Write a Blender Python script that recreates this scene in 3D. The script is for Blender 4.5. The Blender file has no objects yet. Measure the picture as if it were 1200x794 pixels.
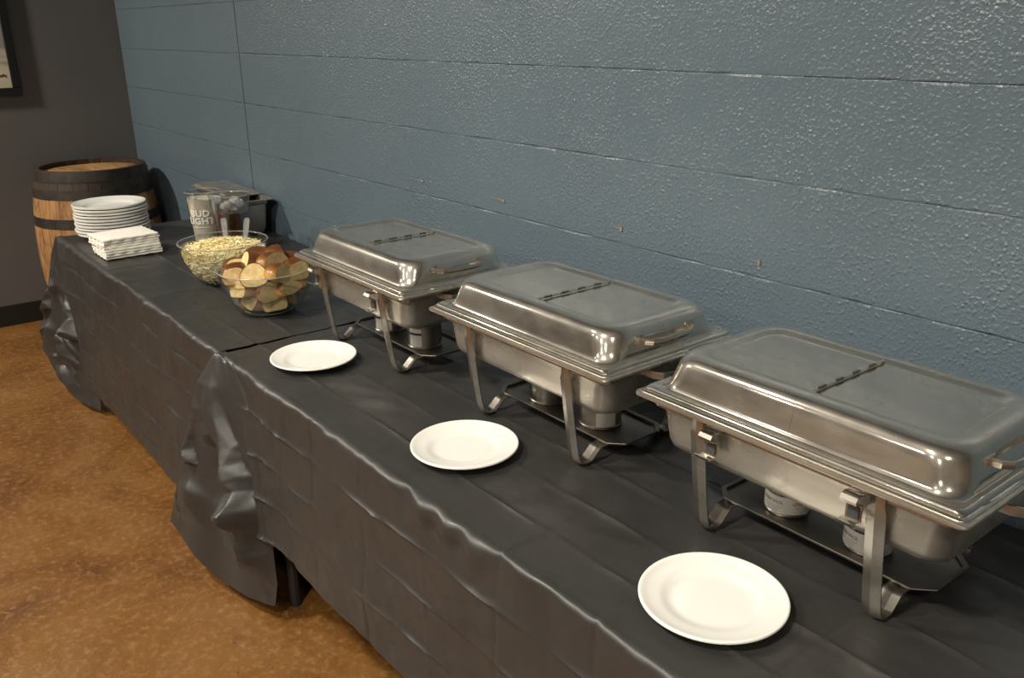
import bpy, bmesh, math, random
import numpy as np
from mathutils import Vector, Matrix

SC = bpy.context.scene
COL = SC.collection
PI = math.pi

# ------------------------------------------------------------------ camera
def make_camera():
    loc = Vector((5.453, -1.505, 1.561))
    yaw, pit, rol = math.radians(141.868), math.radians(-19.567), math.radians(-0.604)
    f = Vector((math.cos(pit) * math.cos(yaw), math.cos(pit) * math.sin(yaw), math.sin(pit)))
    r = f.cross(Vector((0, 0, 1))).normalized()
    u = r.cross(f)
    r2 = math.cos(rol) * r + math.sin(rol) * u
    u2 = -math.sin(rol) * r + math.cos(rol) * u
    m = Matrix((r2, u2, -f)).transposed().to_4x4()
    m.translation = loc
    cd = bpy.data.cameras.new('camera')
    cd.sensor_width = 36
    cd.lens = 1029.5 / 1200 * 36
    cd.clip_start = .02
    co = bpy.data.objects.new('camera', cd)
    COL.objects.link(co)
    co.matrix_world = m
    SC.camera = co
make_camera()

# ------------------------------------------------------------------ world, exposure
w = bpy.data.worlds.new('room_dark')
SC.world = w
w.use_nodes = True
w.node_tree.nodes['Background'].inputs[0].default_value = (.9, .95, 1, 1)
w.node_tree.nodes['Background'].inputs[1].default_value = .02
SC.view_settings.view_transform = 'Standard'
SC.view_settings.look = 'None'
SC.view_settings.gamma = 1
SC.view_settings.use_curve_mapping = False
SC.view_settings.exposure = 0.35

# ceiling lamps: (x, y, watts, radius, beam angle, point they are aimed at)
LAMPS = [(0.5, -2.7, 60, .11, 155, (.6, -1.2, .2)), (3.1, -2.0, 23, .10, 130, (3.3, -.55, .6)), (4.8, -2.2, 22, .10, 128, (4.8, -.55, .6)),
         (2.2, -4.3, 27, .10, 134, (2.2, -3.9, 0)), (3.6, -4.3, 24, .10, 134, (3.6, -3.9, 0)), (5.0, -4.3, 24, .10, 134, (5.0, -3.9, 0)), (6.4, -4.3, 24, .10, 134, (6.4, -3.9, 0)),
         (6.5, -1.9, 14, .10, 130, (6.3, -1.7, 0))]
LAMP_COL = (1.0, .915, .78)
CEIL = 3.1

# ------------------------------------------------------------------ materials
MATS = {}
def new_mat(name):
    m = bpy.data.materials.new(name)
    m.use_nodes = True
    nt = m.node_tree
    b = nt.nodes['Principled BSDF']
    MATS[name] = m
    return m, nt, b
def N(nt, t, **kw):
    n = nt.nodes.new(t)
    for k, v in kw.items():
        setattr(n, k, v)
    return n
def L(nt, a, b):
    nt.links.new(a, b)
def coords(nt, kind='Object'):
    if kind == 'World':
        return N(nt, 'ShaderNodeNewGeometry').outputs['Position']
    return N(nt, 'ShaderNodeTexCoord').outputs[kind]
def noise(nt, vec, scale, detail=4, rough=.55, dist=0):
    n = N(nt, 'ShaderNodeTexNoise')
    n.inputs['Scale'].default_value = scale
    n.inputs['Detail'].default_value = detail
    n.inputs['Roughness'].default_value = rough
    n.inputs['Distortion'].default_value = dist
    L(nt, vec, n.inputs['Vector'])
    return n.outputs['Fac']
def ramp(nt, fac, stops):
    r = N(nt, 'ShaderNodeValToRGB')
    e = r.color_ramp.elements
    while len(e) < len(stops):
        e.new(.5)
    for i, (p, c) in enumerate(stops):
        e[i].position = p
        e[i].color = (c[0], c[1], c[2], 1) if not isinstance(c, (int, float)) else (c, c, c, 1)
    L(nt, fac, r.inputs['Fac'])
    return r.outputs['Color']
def bump(nt, bsdf, h, strength=.3, dist=.002, prev=None):
    n = N(nt, 'ShaderNodeBump')
    n.inputs['Strength'].default_value = strength
    n.inputs['Distance'].default_value = dist
    L(nt, h, n.inputs['Height'])
    if prev is not None:
        L(nt, prev, n.inputs['Normal'])
    L(nt, n.outputs['Normal'], bsdf.inputs['Normal'])
    return n.outputs['Normal']
def mapping(nt, vec, scale):
    n = N(nt, 'ShaderNodeMapping')
    n.inputs['Scale'].default_value = scale
    L(nt, vec, n.inputs['Vector'])
    return n.outputs['Vector']
def mix(nt, fac, a, b, mode='MIX'):
    n = N(nt, 'ShaderNodeMix', data_type='RGBA', blend_type=mode)
    if isinstance(fac, (int, float)):
        n.inputs[0].default_value = fac
    else:
        L(nt, fac, n.inputs[0])
    for s, v in ((6, a), (7, b)):
        if isinstance(v, (tuple, list)):
            n.inputs[s].default_value = (*v[:3], 1)
        else:
            L(nt, v, n.inputs[s])
    return n.outputs[2]
def plain(name, col, rough=.5, metal=0, spec=.5, var=.06, scale=30, bmp=0, bscale=200, kind='Object'):
    m, nt, b = new_mat(name)
    v = coords(nt, kind)
    f = noise(nt, v, scale)
    lo = tuple(max(0, c * (1 - var * 2)) for c in col)
    hi = tuple(c * (1 + var * 2) for c in col)
    L(nt, ramp(nt, f, [(.25, lo), (.75, hi)]), b.inputs['Base Color'])
    b.inputs['Roughness'].default_value = rough
    b.inputs['Metallic'].default_value = metal
    b.inputs['Specular IOR Level'].default_value = spec
    if bmp:
        bump(nt, b, noise(nt, v, bscale), bmp, .001)
    return m

def mat_blockwall():
    m, nt, b = new_mat('block_paint')
    v = coords(nt, 'World')
    big = noise(nt, v, 1.7, 3)
    fine = noise(nt, v, 26, 4)
    c = mix(nt, fine, ramp(nt, big, [(.3, (.087, .121, .151)), (.7, (.105, .145, .178))]), (.107, .147, .181))
    L(nt, c, b.inputs['Base Color'])
    b.inputs['Roughness'].default_value = .28
    b.inputs['Specular IOR Level'].default_value = .5
    # blotchy thick paint: stipple that is stronger in some patches
    patch = ramp(nt, noise(nt, v, 2.3, 3), [(.38, .35), (.62, 1)])
    vd = N(nt, 'ShaderNodeTexVoronoi'); vd.inputs['Scale'].default_value = 95
    L(nt, v, vd.inputs['Vector'])
    st = mix(nt, .45, ramp(nt, vd.outputs['Distance'], [(.0, 1), (.42, 0)]), ramp(nt, noise(nt, v, 130, 2, .5), [(.50, 0), (.74, 1)]))
    st2 = noise(nt, v, 210, 2)
    mm = N(nt, 'ShaderNodeMath', operation='MULTIPLY_ADD')
    L(nt, st, mm.inputs[0]); L(nt, patch, mm.inputs[1])
    sm = N(nt, 'ShaderNodeMath', operation='MULTIPLY')
    L(nt, st2, sm.inputs[0]); sm.inputs[1].default_value = .20
    L(nt, sm.outputs[0], mm.inputs[2])
    n1 = bump(nt, b, mm.outputs[0], .9, .0034)
    bump(nt, b, noise(nt, v, 9, 3), .3, .006, n1)
mat_blockwall()

def mat_floor():
    m, nt, b = new_mat('stained_concrete')
    v = coords(nt, 'World')
    a = noise(nt, v, 2.2, 7, .66, .8)
    c1 = ramp(nt, a, [(.30, (.085, .030, .006)), (.50, (.155, .066, .015)), (.70, (.205, .101, .029))])
    s = noise(nt, v, 42, 5, .7)
    c2 = mix(nt, ramp(nt, s, [(.50, 0), (.72, .55)]), c1, (.34, .20, .08))
    d = noise(nt, v, 11, 4, .6)
    c3 = mix(nt, ramp(nt, d, [(.28, .4), (.42, 0)]), c2, (.07, .028, .008))
    vo = N(nt, 'ShaderNodeTexVoronoi'); vo.inputs['Scale'].default_value = 17; L(nt, v, vo.inputs['Vector'])
    spot = ramp(nt, vo.outputs['Distance'], [(.05, 1), (.085, 0)])
    sel = ramp(nt, noise(nt, v, 4, 2), [(.5, 0), (.56, .8)])
    c4 = mix(nt, mix(nt, 1.0, spot, sel, 'MULTIPLY'), c3, (.05, .035, .025))
    L(nt, c4, b.inputs['Base Color'])
    L(nt, ramp(nt, noise(nt, v, 6, 4), [(.3, .30), (.7, .46)]), b.inputs['Roughness'])
    n1 = bump(nt, b, s, .5, .004)
    bump(nt, b, noise(nt, v, 130, 3), .25, .0015, n1)
mat_floor()

def mat_cloth():
    m, nt, b = new_mat('black_plastic')
    v = coords(nt, 'World')
    L(nt, ramp(nt, noise(nt, v, 5, 3), [(.3, (.026, .0255, .025)), (.7, (.033, .032, .031))]), b.inputs['Base Color'])
    L(nt, ramp(nt, noise(nt, v, 14, 3), [(.3, .36), (.7, .48)]), b.inputs['Roughness'])
    b.inputs['Specular IOR Level'].default_value = .62
    n1 = bump(nt, b, noise(nt, mapping(nt, v, (1.2, 1, 1)), 22, 4, .6, .3), .13, .006)
    bump(nt, b, noise(nt, v, 240, 2), .12, .0008, n1)
mat_cloth()

def mat_steel(name, col, r0, r1, smear=.14, haze=.19):
    """used stainless steel: a polished lobe plus the haze of fine scratches"""
    m, nt, b = new_mat(name)
    v = coords(nt, 'Object')
    sm = noise(nt, mapping(nt, v, (3, 14, 14)), 1.6, 5, .6)
    c = ramp(nt, sm, [(.3, tuple(c * (1 - smear) for c in col)), (.65, col)])
    L(nt, c, b.inputs['Base Color'])
    b.inputs['Metallic'].default_value = 1
    L(nt, ramp(nt, noise(nt, v, 7, 3, .5), [(.3, r0), (.7, r1)]), b.inputs['Roughness'])
    nrm = bump(nt, b, noise(nt, v, 9, 1), .05, .004)
    b2 = N(nt, 'ShaderNodeBsdfPrincipled')
    L(nt, c, b2.inputs['Base Color']); b2.inputs['Metallic'].default_value = 1
    b2.inputs['Roughness'].default_value = .52
    L(nt, nrm, b2.inputs['Normal'])
    mx = N(nt, 'ShaderNodeMixShader')
    L(nt, ramp(nt, noise(nt, mapping(nt, v, (4, 10, 10)), 2.5, 4), [(.3, haze - .10), (.7, haze + .10)]), mx.inputs[0])
    L(nt, b.outputs[0], mx.inputs[1]); L(nt, b2.outputs[0], mx.inputs[2])
    L(nt, mx.outputs[0], nt.nodes['Material Output'].inputs['Surface'])
mat_steel('lid_steel', (.69, .655, .59), .08, .15)
mat_steel('pan_steel', (.64, .60, .53), .22, .34, .20, .5)
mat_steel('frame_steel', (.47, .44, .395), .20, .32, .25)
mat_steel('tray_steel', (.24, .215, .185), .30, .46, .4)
mat_steel('can_steel', (.52, .50, .46), .25, .36, .15)
mat_steel('can_dark', (.36, .34, .305), .28, .40, .2)

plain('far_wall_paint', (.118, .116, .116), .6, var=.04, scale=3, bmp=.12, bscale=180, kind='World')
plain('room_wall_paint', (.33, .28, .21), .75, var=.05, scale=2, kind='World')
plain('ceiling_paint', (.10, .09, .08), .85, var=.05, scale=2, kind='World')
plain('baseboard_black', (.012, .012, .012), .45)
plain('white_ceramic', (.765, .765, .735), .14, var=.008, scale=8)
plain('napkin_paper', (.86, .84, .76), .85, var=.02, scale=40, bmp=.4, bscale=300)
plain('frame_black', (.010, .0095, .009), .35)
plain('hoop_iron', (.050, .043, .037), .52, metal=.55, var=.25, scale=14, bmp=.2, bscale=60)
plain('table_dark', (.02, .02, .02), .5)
plain('label_white', (.74, .73, .69), .5, var=.02)
plain('ink_navy', (.02, .032, .075), .5)
plain('ink_grey', (.30, .30, .34), .5)
plain('ink_yellow', (.75, .60, .16), .5)
plain('ink_white', (.82, .80, .74), .5)
plain('lamp_housing', (.6, .58, .55), .4)
plain('scuff_tan', (.26, .205, .15), .6, var=.2, scale=200)
plain('slot_mark_dark', (.05, .05, .05), .6)  # plain near-black for the clip slots and the print's scribble
plain('bread_crumb', (.72, .54, .25), .9, var=.14, scale=60, bmp=.6, bscale=140)
plain('dressing_cream', (.74, .70, .60), .4, var=.03)
plain('hinge_dark', (.26, .23, .19), .35, metal=1)

def mat_wood(name, dark, mid, light, scl=(14, 14, 1.2), rough=.6, kind='Object', stain=None):
    m, nt, b = new_mat(name)
    v = coords(nt, kind)
    oi = N(nt, 'ShaderNodeObjectInfo')
    ad = N(nt, 'ShaderNodeVectorMath', operation='ADD')
    L(nt, v, ad.inputs[0]); L(nt, oi.outputs['Random'], ad.inputs[1])
    g = noise(nt, mapping(nt, ad.outputs[0], scl), 3, 6, .65, .8)
    st = noise(nt, ad.outputs[0], 7, 5, .7)
    c = ramp(nt, g, [(.3, dark), (.5, mid), (.72, light)])
    c = mix(nt, ramp(nt, st, [(.52, 0), (.70, .75)]), c, tuple(x * .35 for x in dark))
    if stain:       # old spill that blackened the top of the barrel
        sx = N(nt, 'ShaderNodeSeparateXYZ'); L(nt, v, sx.inputs[0])
        ma = N(nt, 'ShaderNodeMath', operation='MULTIPLY_ADD')
        L(nt, noise(nt, v, 9, 4), ma.inputs[0]); ma.inputs[1].default_value = .10; L(nt, sx.outputs['Z'], ma.inputs[2])
        c = mix(nt, ramp(nt, ma.outputs[0], [(.800, 0), (.822, .94)]), c, (.022, .017, .013))
    tint = N(nt, 'ShaderNodeHueSaturation')
    rm = N(nt, 'ShaderNodeMapRange')
    rm.inputs['To Min'].default_value = .8; rm.inputs['To Max'].default_value = 1.15
    L(nt, oi.outputs['Random'], rm.inputs['Value'])
    L(nt, rm.outputs[0], tint.inputs['Value']); L(nt, c, tint.inputs['Color'])
    L(nt, tint.outputs['Color'], b.inputs['Base Color'])
    b.inputs['Roughness'].default_value = rough
    bump(nt, b, g, .25, .002)
mat_wood('oak_stave', (.15, .070, .026), (.32, .165, .062), (.43, .25, .105), stain=(.672, .845))
mat_wood('oak_head', (.20, .10, .04), (.36, .20, .08), (.46, .28, .125), (1.5, 12, 12))

def mat_crust():
    m, nt, b = new_mat('bread_crust')
    v = coords(nt, 'Object')
    oi = N(nt, 'ShaderNodeObjectInfo')
    sz = N(nt, 'ShaderNodeSeparateXYZ'); L(nt, v, sz.inputs[0])
    ma = N(nt, 'ShaderNodeMath', operation='MULTIPLY_ADD')       # baked dark on the crown, pale on the soft sides
    L(nt, noise(nt, v, 30, 4), ma.inputs[0]); ma.inputs[1].default_value = .022; L(nt, sz.outputs['Z'], ma.inputs[2])
    mr = N(nt, 'ShaderNodeMapRange'); mr.inputs['From Min'].default_value = -.015; mr.inputs['From Max'].default_value = .050
    L(nt, ma.outputs[0], mr.inputs['Value'])
    c = ramp(nt, mr.outputs[0], [(.18, (.56, .36, .13)), (.42, (.44, .22, .06)), (.62, (.24, .095, .022)), (.85, (.10, .034, .009))])
    L(nt, c, b.inputs['Base Color'])
    b.inputs['Roughness'].default_value = .33
    bump(nt, b, noise(nt, v, 70, 3), .25, .002)
mat_crust()

def mat_slaw():
    m, nt, b = new_mat('slaw_shreds')
    v = coords(nt, 'Object')
    c = ramp(nt, noise(nt, v, 55, 3), [(.25, (.60, .50, .20)), (.45, (.86, .74, .38)), (.7, (.93, .87, .62))])
    L(nt, c, b.inputs['Base Color'])
    b.inputs['Roughness'].default_value = .38
    b.inputs['Subsurface Weight'].default_value = .0
mat_slaw()

def mat_glass(name, col=(1, 1, 1), rough=.0, ior=1.45, alpha=None):
    m, nt, b = new_mat(name)
    v = coords(nt, 'Object')
    L(nt, ramp(nt, noise(nt, v, 10), [(.3, tuple(c * .97 for c in col)), (.7, col)]), b.inputs['Base Color'])
    b.inputs['Roughness'].default_value = rough
    b.inputs['IOR'].default_value = ior
    b.inputs['Transmission Weight'].default_value = 1
def mat_thin_glass(name, tint, rough, lo, hi):
    """thin clear wall: see-through, with a reflection that grows towards the edges"""
    m, nt, b = new_mat(name)
    v = coords(nt, 'Object')
    tr = N(nt, 'ShaderNodeBsdfTransparent')
    L(nt, ramp(nt, noise(nt, v, 8), [(.3, tuple(c * .985 for c in tint)), (.7, tint)]), tr.inputs['Color'])
    gl = N(nt, 'ShaderNodeBsdfGlossy'); gl.inputs['Roughness'].default_value = rough
    lw = N(nt, 'ShaderNodeLayerWeight'); lw.inputs['Blend'].default_value = .32
    mx = N(nt, 'ShaderNodeMixShader')
    L(nt, ramp(nt, lw.outputs['Facing'], [(.0, lo), (.55, lo * 1.6), (1, hi)]), mx.inputs[0])
    L(nt, tr.outputs[0], mx.inputs[1]); L(nt, gl.outputs[0], mx.inputs[2])
    L(nt, mx.outputs[0], nt.nodes['Material Output'].inputs['Surface'])
    nt.nodes.remove(b)
mat_thin_glass('bowl_glass', (.95, .96, .955), .06, .09, .9)
mat_thin_glass('pitcher_plastic', (.93, .93, .92), .12, .12, .85)
def mat_rim():
    """thick moulded edge of glass or clear plastic: its gathered light and glints are put in as a milky colour"""
    m, nt, b = new_mat('glass_edge')
    v = coords(nt, 'Object')
    L(nt, ramp(nt, noise(nt, v, 25), [(.3, (.70, .71, .68)), (.7, (.82, .82, .79))]), b.inputs['Base Color'])
    b.inputs['Roughness'].default_value = .12
    b.inputs['Transmission Weight'].default_value = .78
mat_rim()
plain('tea', (.085, .028, .007), .06, var=.10, scale=40)
MATS['tea'].node_tree.nodes['Principled BSDF'].inputs['Transmission Weight'].default_value = .25
mat_glass('ice', (.97, .98, 1), .12, 1.25)
MATS['ice'].node_tree.nodes['Principled BSDF'].inputs['Transmission Weight'].default_value = .7

def mat_print():
    m, nt, b = new_mat('framed_print')
    v = coords(nt, 'Object')
    s = N(nt, 'ShaderNodeSeparateXYZ'); L(nt, v, s.inputs[0])
    nz = noise(nt, mapping(nt, v, (1, 2, 9)), 3, 4)
    ad = N(nt, 'ShaderNodeMath', operation='MULTIPLY_ADD')
    L(nt, nz, ad.inputs[0]); ad.inputs[1].default_value = .12; L(nt, s.outputs['Z'], ad.inputs[2])
    c = ramp(nt, ad.outputs[0], [(.05, (.60, .55, .42)), (.20, (.64, .60, .47)), (.235, (.34, .32, .28)),
                                 (.255, (.60, .56, .45)), (.30, (.30, .29, .28)), (.55, (.42, .40, .36))])
    L(nt, c, b.inputs['Base Color'])
    b.inputs['Roughness'].default_value = .25
mat_print()

def mat_emit():
    m, nt, b = new_mat('lamp_diffuser')
    v = coords(nt, 'Object')
    L(nt, ramp(nt, noise(nt, v, 4), [(.3, (1, .82, .58)), (.7, (1, .86, .64))]), b.inputs['Emission Color'])
    b.inputs['Emission Strength'].default_value = 6
mat_emit()

# ------------------------------------------------------------------ mesh helpers
class MB:
    def __init__(s):
        s.v = []; s.f = []
    def add(s, vs, fs):
        o = len(s.v)
        s.v.extend([tuple(p) for p in vs])
        s.f.extend([tuple(i + o for i in f) for f in fs])
    def box(s, x0, x1, y0, y1, z0, z1):
        s.add([(x0, y0, z0), (x1, y0, z0), (x1, y1, z0), (x0, y1, z0), (x0, y0, z1), (x1, y0, z1), (x1, y1, z1), (x0, y1, z1)],
              [(0, 3, 2, 1), (4, 5, 6, 7), (0, 1, 5, 4), (1, 2, 6, 5), (2, 3, 7, 6), (3, 0, 4, 7)])
    def loft(s, rings, cap0=False, cap1=False):
        n = len(rings[0]); vs = [p for r in rings for p in r]; fs = []
        for i in range(len(rings) - 1):
            for j in range(n):
                k = (j + 1) % n
                fs.append((i * n + j, i * n + k, (i + 1) * n + k, (i + 1) * n + j))
        if cap0: fs.append(tuple(range(n - 1, -1, -1)))
        if cap1: fs.append(tuple((len(rings) - 1) * n + j for j in range(n)))
        s.add(vs, fs)
    def lathe(s, prof, n=48, cx=0, cy=0, a0=0, a1=2 * PI):
        full = abs(a1 - a0 - 2 * PI) < 1e-6
        vs = []; fs = []
        m = len(prof); cols = n if full else n + 1
        for i in range(cols):
            a = a0 + (a1 - a0) * i / n
            for r, z in prof:
                vs.append((cx + r * math.cos(a), cy + r * math.sin(a), z))
        for i in range(n):
            k = (i + 1) % cols
            for j in range(m - 1):
                fs.append((i * m + j, k * m + j, k * m + j + 1, i * m + j + 1))
        s.add(vs, fs)
    def tube(s, path, r, n=8, caps=True):
        path = [Vector(p) for p in path]
        rings = []
        prev = None
        for i, p in enumerate(path):
            t = (path[min(i + 1, len(path) - 1)] - path[max(i - 1, 0)]).normalized()
            if prev is None:
                up = Vector((0, 0, 1)) if abs(t.z) < .9 else Vector((1, 0, 0))
                a = t.cross(up).normalized()
            else:
                a = (prev - t * prev.dot(t)).normalized()
            prev = a
            b = t.cross(a)
            rings.append([p + a * (r * math.cos(2 * PI * k / n)) + b * (r * math.sin(2 * PI * k / n)) for k in range(n)])
        s.loft(rings, caps, caps)
    def strap(s, path, wdir, width, th, ridge=0.0):
        """flat bar that follows path; wdir is its width direction (with an optional lengthwise ridge)"""
        path = [Vector(p) for p in path]; wd = Vector(wdir).normalized()
        rings = []
        for i, p in enumerate(path):
            t = (path[min(i + 1, len(path) - 1)] - path[max(i - 1, 0)]).normalized()
            nn = t.cross(wd).normalized()
            h = width / 2 if not isinstance(width, (list, tuple)) else width[i] / 2
            rings.append([p - wd * h, p + nn * ridge, p + wd * h,
                          p + wd * h - nn * th, p + nn * (ridge - th), p - wd * h - nn * th])
        s.loft(rings, True, True)
    def mesh(s, name, mat, smooth=True, angle=35):
        me = bpy.data.meshes.new(name)
        me.from_pydata(s.v, [], s.f)
        me.update()
        bm = bmesh.new(); bm.from_mesh(me)
        bmesh.ops.recalc_face_normals(bm, faces=bm.faces)
        bm.to_mesh(me); bm.free()
        if smooth:
            me.shade_smooth(); me.set_sharp_from_angle(angle=math.radians(angle))
        me.materials.append(MATS[mat] if isinstance(mat, str) else mat)
        return me
    def build(s, name, mat, parent=None, smooth=True, angle=35):
        return link(name, s.mesh(name, mat, smooth, angle), parent)
def link(name, me, parent=None, loc=None):
    o = bpy.data.objects.new(name, me)
    COL.objects.link(o)
    if parent is not None: o.parent = parent
    if loc is not None: o.location = loc
    return o
def tag(o, label=None, cat=None, group=None, kind=None):
    if label: o['label'] = label
    if cat: o['category'] = cat
    if group: o['group'] = group
    if kind: o['kind'] = kind
    return o
def empty(name, loc, rz=0):
    o = bpy.data.objects.new(name, None)
    o.empty_display_size = .05
    COL.objects.link(o); o.location = loc; o.rotation_euler = (0, 0, rz)
    return o
def copy_tree(o, parent=None):
    c = o.copy(); COL.objects.link(c); c.parent = parent
    for ch in list(o.children): copy_tree(ch, c)
    return c
def struct(o, label, cat): return tag(o, label, cat, kind='structure')
def rrect(x0, x1, y0, y1, r, z, n=6):
    pts = []
    for cx, cy, a0 in ((x1 - r, y1 - r, 0), (x0 + r, y1 - r, PI / 2), (x0 + r, y0 + r, PI), (x1 - r, y0 + r, 1.5 * PI)):
        for k in range(n + 1):
            a = a0 + PI / 2 * k / n
            pts.append((cx + r * math.cos(a), cy + r * math.sin(a), z))
    return pts
def text_mesh(name, body, size, mat, wrap_r=None, depth=.0004, squeeze=1.0, bold=0.0, face=0.0):
    """text as a thin solid; wrapped on a cylinder of radius wrap_r about z, centred on the direction face"""
    cu = bpy.data.curves.new('txt', 'FONT')
    cu.body = body; cu.size = size; cu.extrude = depth; cu.align_x = 'CENTER'; cu.align_y = 'CENTER'
    cu.offset = bold; cu.resolution_u = 2; cu.space_line = .86; cu.space_character = 1.06
    ob = bpy.data.objects.new('txt', cu); COL.objects.link(ob)
    dg = bpy.context.evaluated_depsgraph_get()
    me = bpy.data.meshes.new_from_object(ob.evaluated_get(dg))
    bpy.data.objects.remove(ob); bpy.data.curves.remove(cu)
    me.name = name
    for v in me.vertices:
        x, y, z = v.co
        x *= squeeze
        if wrap_r:
            r = wrap_r(y) if callable(wrap_r) else wrap_r
            a = face + x / r
            v.co = ((r + z) * math.cos(a), (r + z) * math.sin(a), y)
        else:
            v.co = (x, -z, y)
    me.materials.clear(); me.materials.append(MATS[mat])
    return me

# value noise on arrays
_rng = np.random.default_rng(11)
_TAB = _rng.random((256, 256))
def vnoise(x, y):
    xi = np.floor(x).astype(int); yi = np.floor(y).astype(int)
    fx = x - xi; fy = y - yi
    fx = fx * fx * (3 - 2 * fx); fy = fy * fy * (3 - 2 * fy)
    g = lambda a, b: _TAB[a % 256, b % 256]
    return (g(xi, yi) * (1 - fx) + g(xi + 1, yi) * fx) * (1 - fy) + (g(xi, yi + 1) * (1 - fx) + g(xi + 1, yi + 1) * fx) * fy - .5
def lnoise(x, y):
    """faceted noise: straight ramps between random nodes"""
    xi = np.floor(x).astype(int); yi = np.floor(y).astype(int)
    fx = x - xi; fy = y - yi
    g = lambda a, b: _TAB[(a * 7 + 13) % 256, (b * 5 + 29) % 256]
    a, b, c, d = g(xi, yi), g(xi + 1, yi), g(xi, yi + 1), g(xi + 1, yi + 1)
    up = fx + fy < 1
    return np.where(up, a + (b - a) * fx + (c - a) * fy, d + (c - d) * (1 - fx) + (b - d) * (1 - fy)) - .5

# ------------------------------------------------------------------ the room
RX, RY = 7.6, -5.6          # right and front limits
def slab(name, mat, x0, x1, y0, y1, z0, z1, label, cat):
    m = MB(); m.box(x0, x1, y0, y1, z0, z1)
    return struct(m.build(name, mat, smooth=False), label, cat)
slab('floor', 'stained_concrete', -.1, RX, RY, .1, -.1, 0, 'brown stained polished concrete floor', 'floor')
slab('ceiling', 'ceiling_paint', -.1, RX, RY, .1, CEIL, CEIL + .1, 'plain dark ceiling above the buffet', 'ceiling')
slab('wall_left', 'far_wall_paint', -.12, 0, RY, .1, 0, CEIL, 'smooth dark grey painted end wall', 'wall')
slab('wall_right', 'room_wall_paint', RX, RX + .1, RY, .1, 0, CEIL, 'plain beige wall behind the viewer', 'wall')
slab('wall_front', 'room_wall_paint', -.1, RX, RY - .1, RY, 0, CEIL, 'plain beige wall opposite the buffet', 'wall')
slab('baseboard_left', 'baseboard_black', 0, .012, RY, -.004, 0, .116, 'black rubber baseboard along the grey end wall', 'baseboard')

# block wall
wb = slab('wall_back', 'block_paint', -.1, RX, .0055, .15, 0, CEIL, 'blue-grey painted concrete block wall behind the buffet', 'wall')
H = .2032; BL = .4064; DZ = .044
def block_mesh(w, seed):
    """one painted block: flat face, its top and bottom edges worn and partly filled with paint"""
    rs = random.Random(seed)
    hw, hh = w / 2 + .00003, H / 2 - .0004
    n = 8
    m = MB()
    e1 = [(rs.choice((.0012, .002, .0034, .0042)), rs.choice((.0004, .0008, .0016, .0028))) for _ in range(2 * n + 2)]
    out = []; inn = []
    for k in range(n + 1):
        x = -hw + 2 * hw * k / n; b, dp = e1[k]
        out.append((x, dp, -hh)); inn.append((x, 0, -hh + b))
    for k in range(n, -1, -1):
        x = -hw + 2 * hw * k / n; b, dp = e1[n + 1 + k]
        out.append((x, dp, hh)); inn.append((x, 0, hh - b))
    back = [(x, .006, z) for x, y, z in out]
    m.loft([back, out, inn], False, True)
    return m.mesh('block', 'block_paint', False)
bmeshes = {}
rb = random.Random(5)
CJ = 1.70
for k in range(0, 15):
    z0 = DZ - H + k * H
    even = k % 2 == 0
    joints = [CJ - .004]
    x = CJ - (.6096 if not even else .4064)
    left = [CJ - .004]
    while x > 0:
        left.append(x); x -= BL
    left.append(0.0)
    left = left[::-1]
    x = CJ + .004
    right = [x, CJ + (BL if even else BL / 2)]
    while right[-1] + BL < RX - .7: right.append(right[-1] + BL)
    segs = list(zip(left[:-1], left[1:])) + list(zip(right[:-1], right[1:]))
    for a, b in segs:
        wdt = round(b - a, 4)
        if wdt < .02: continue
        key = (wdt, rb.randrange(7))
        if key not in bmeshes: bmeshes[key] = block_mesh(wdt, key[1] * 13 + int(wdt * 1000))
        o = link('block', bmeshes[key], wb)
        o.location = ((a + b) / 2, rb.uniform(-.00008, .00008), z0 + H / 2)
        
# paint scuffs at one height
for i, (sx, sz) in enumerate([(3.084, 1.103), (3.503, 1.100), (3.969, 1.097), (4.374, 1.094)]):
    m = MB(); n = 14; pts = []
    ln = (.070, .055, .035, .022)[i]
    rs = random.Random(i + 3)
    top = [(-ln + ln * 1.15 * t / n, .0005 + .0018 * (t / n) ** 2 * rs.uniform(.3, 1.7) + (.003 * i / 3 if t >= n - 1 else 0)) for t in range(n + 1)]
    bot = [(-ln + ln * 1.15 * t / n, -.0005 - .0014 * (t / n) ** 2 * rs.uniform(.3, 1.7) - (.007 * i / 3 if t >= n - 2 else 0)) for t in range(n + 1)]
    rings = []
    for y in (-.0012, .001):
        rings.append([(a, y, b) for a, b in top] + [(a, y, b) for a, b in bot[::-1]])
    m.loft(rings, True, True)
    o = m.build('scuff_mark', 'scuff_tan', wb, smooth=False)
    o.location = (sx, -.0022, sz)

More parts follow.
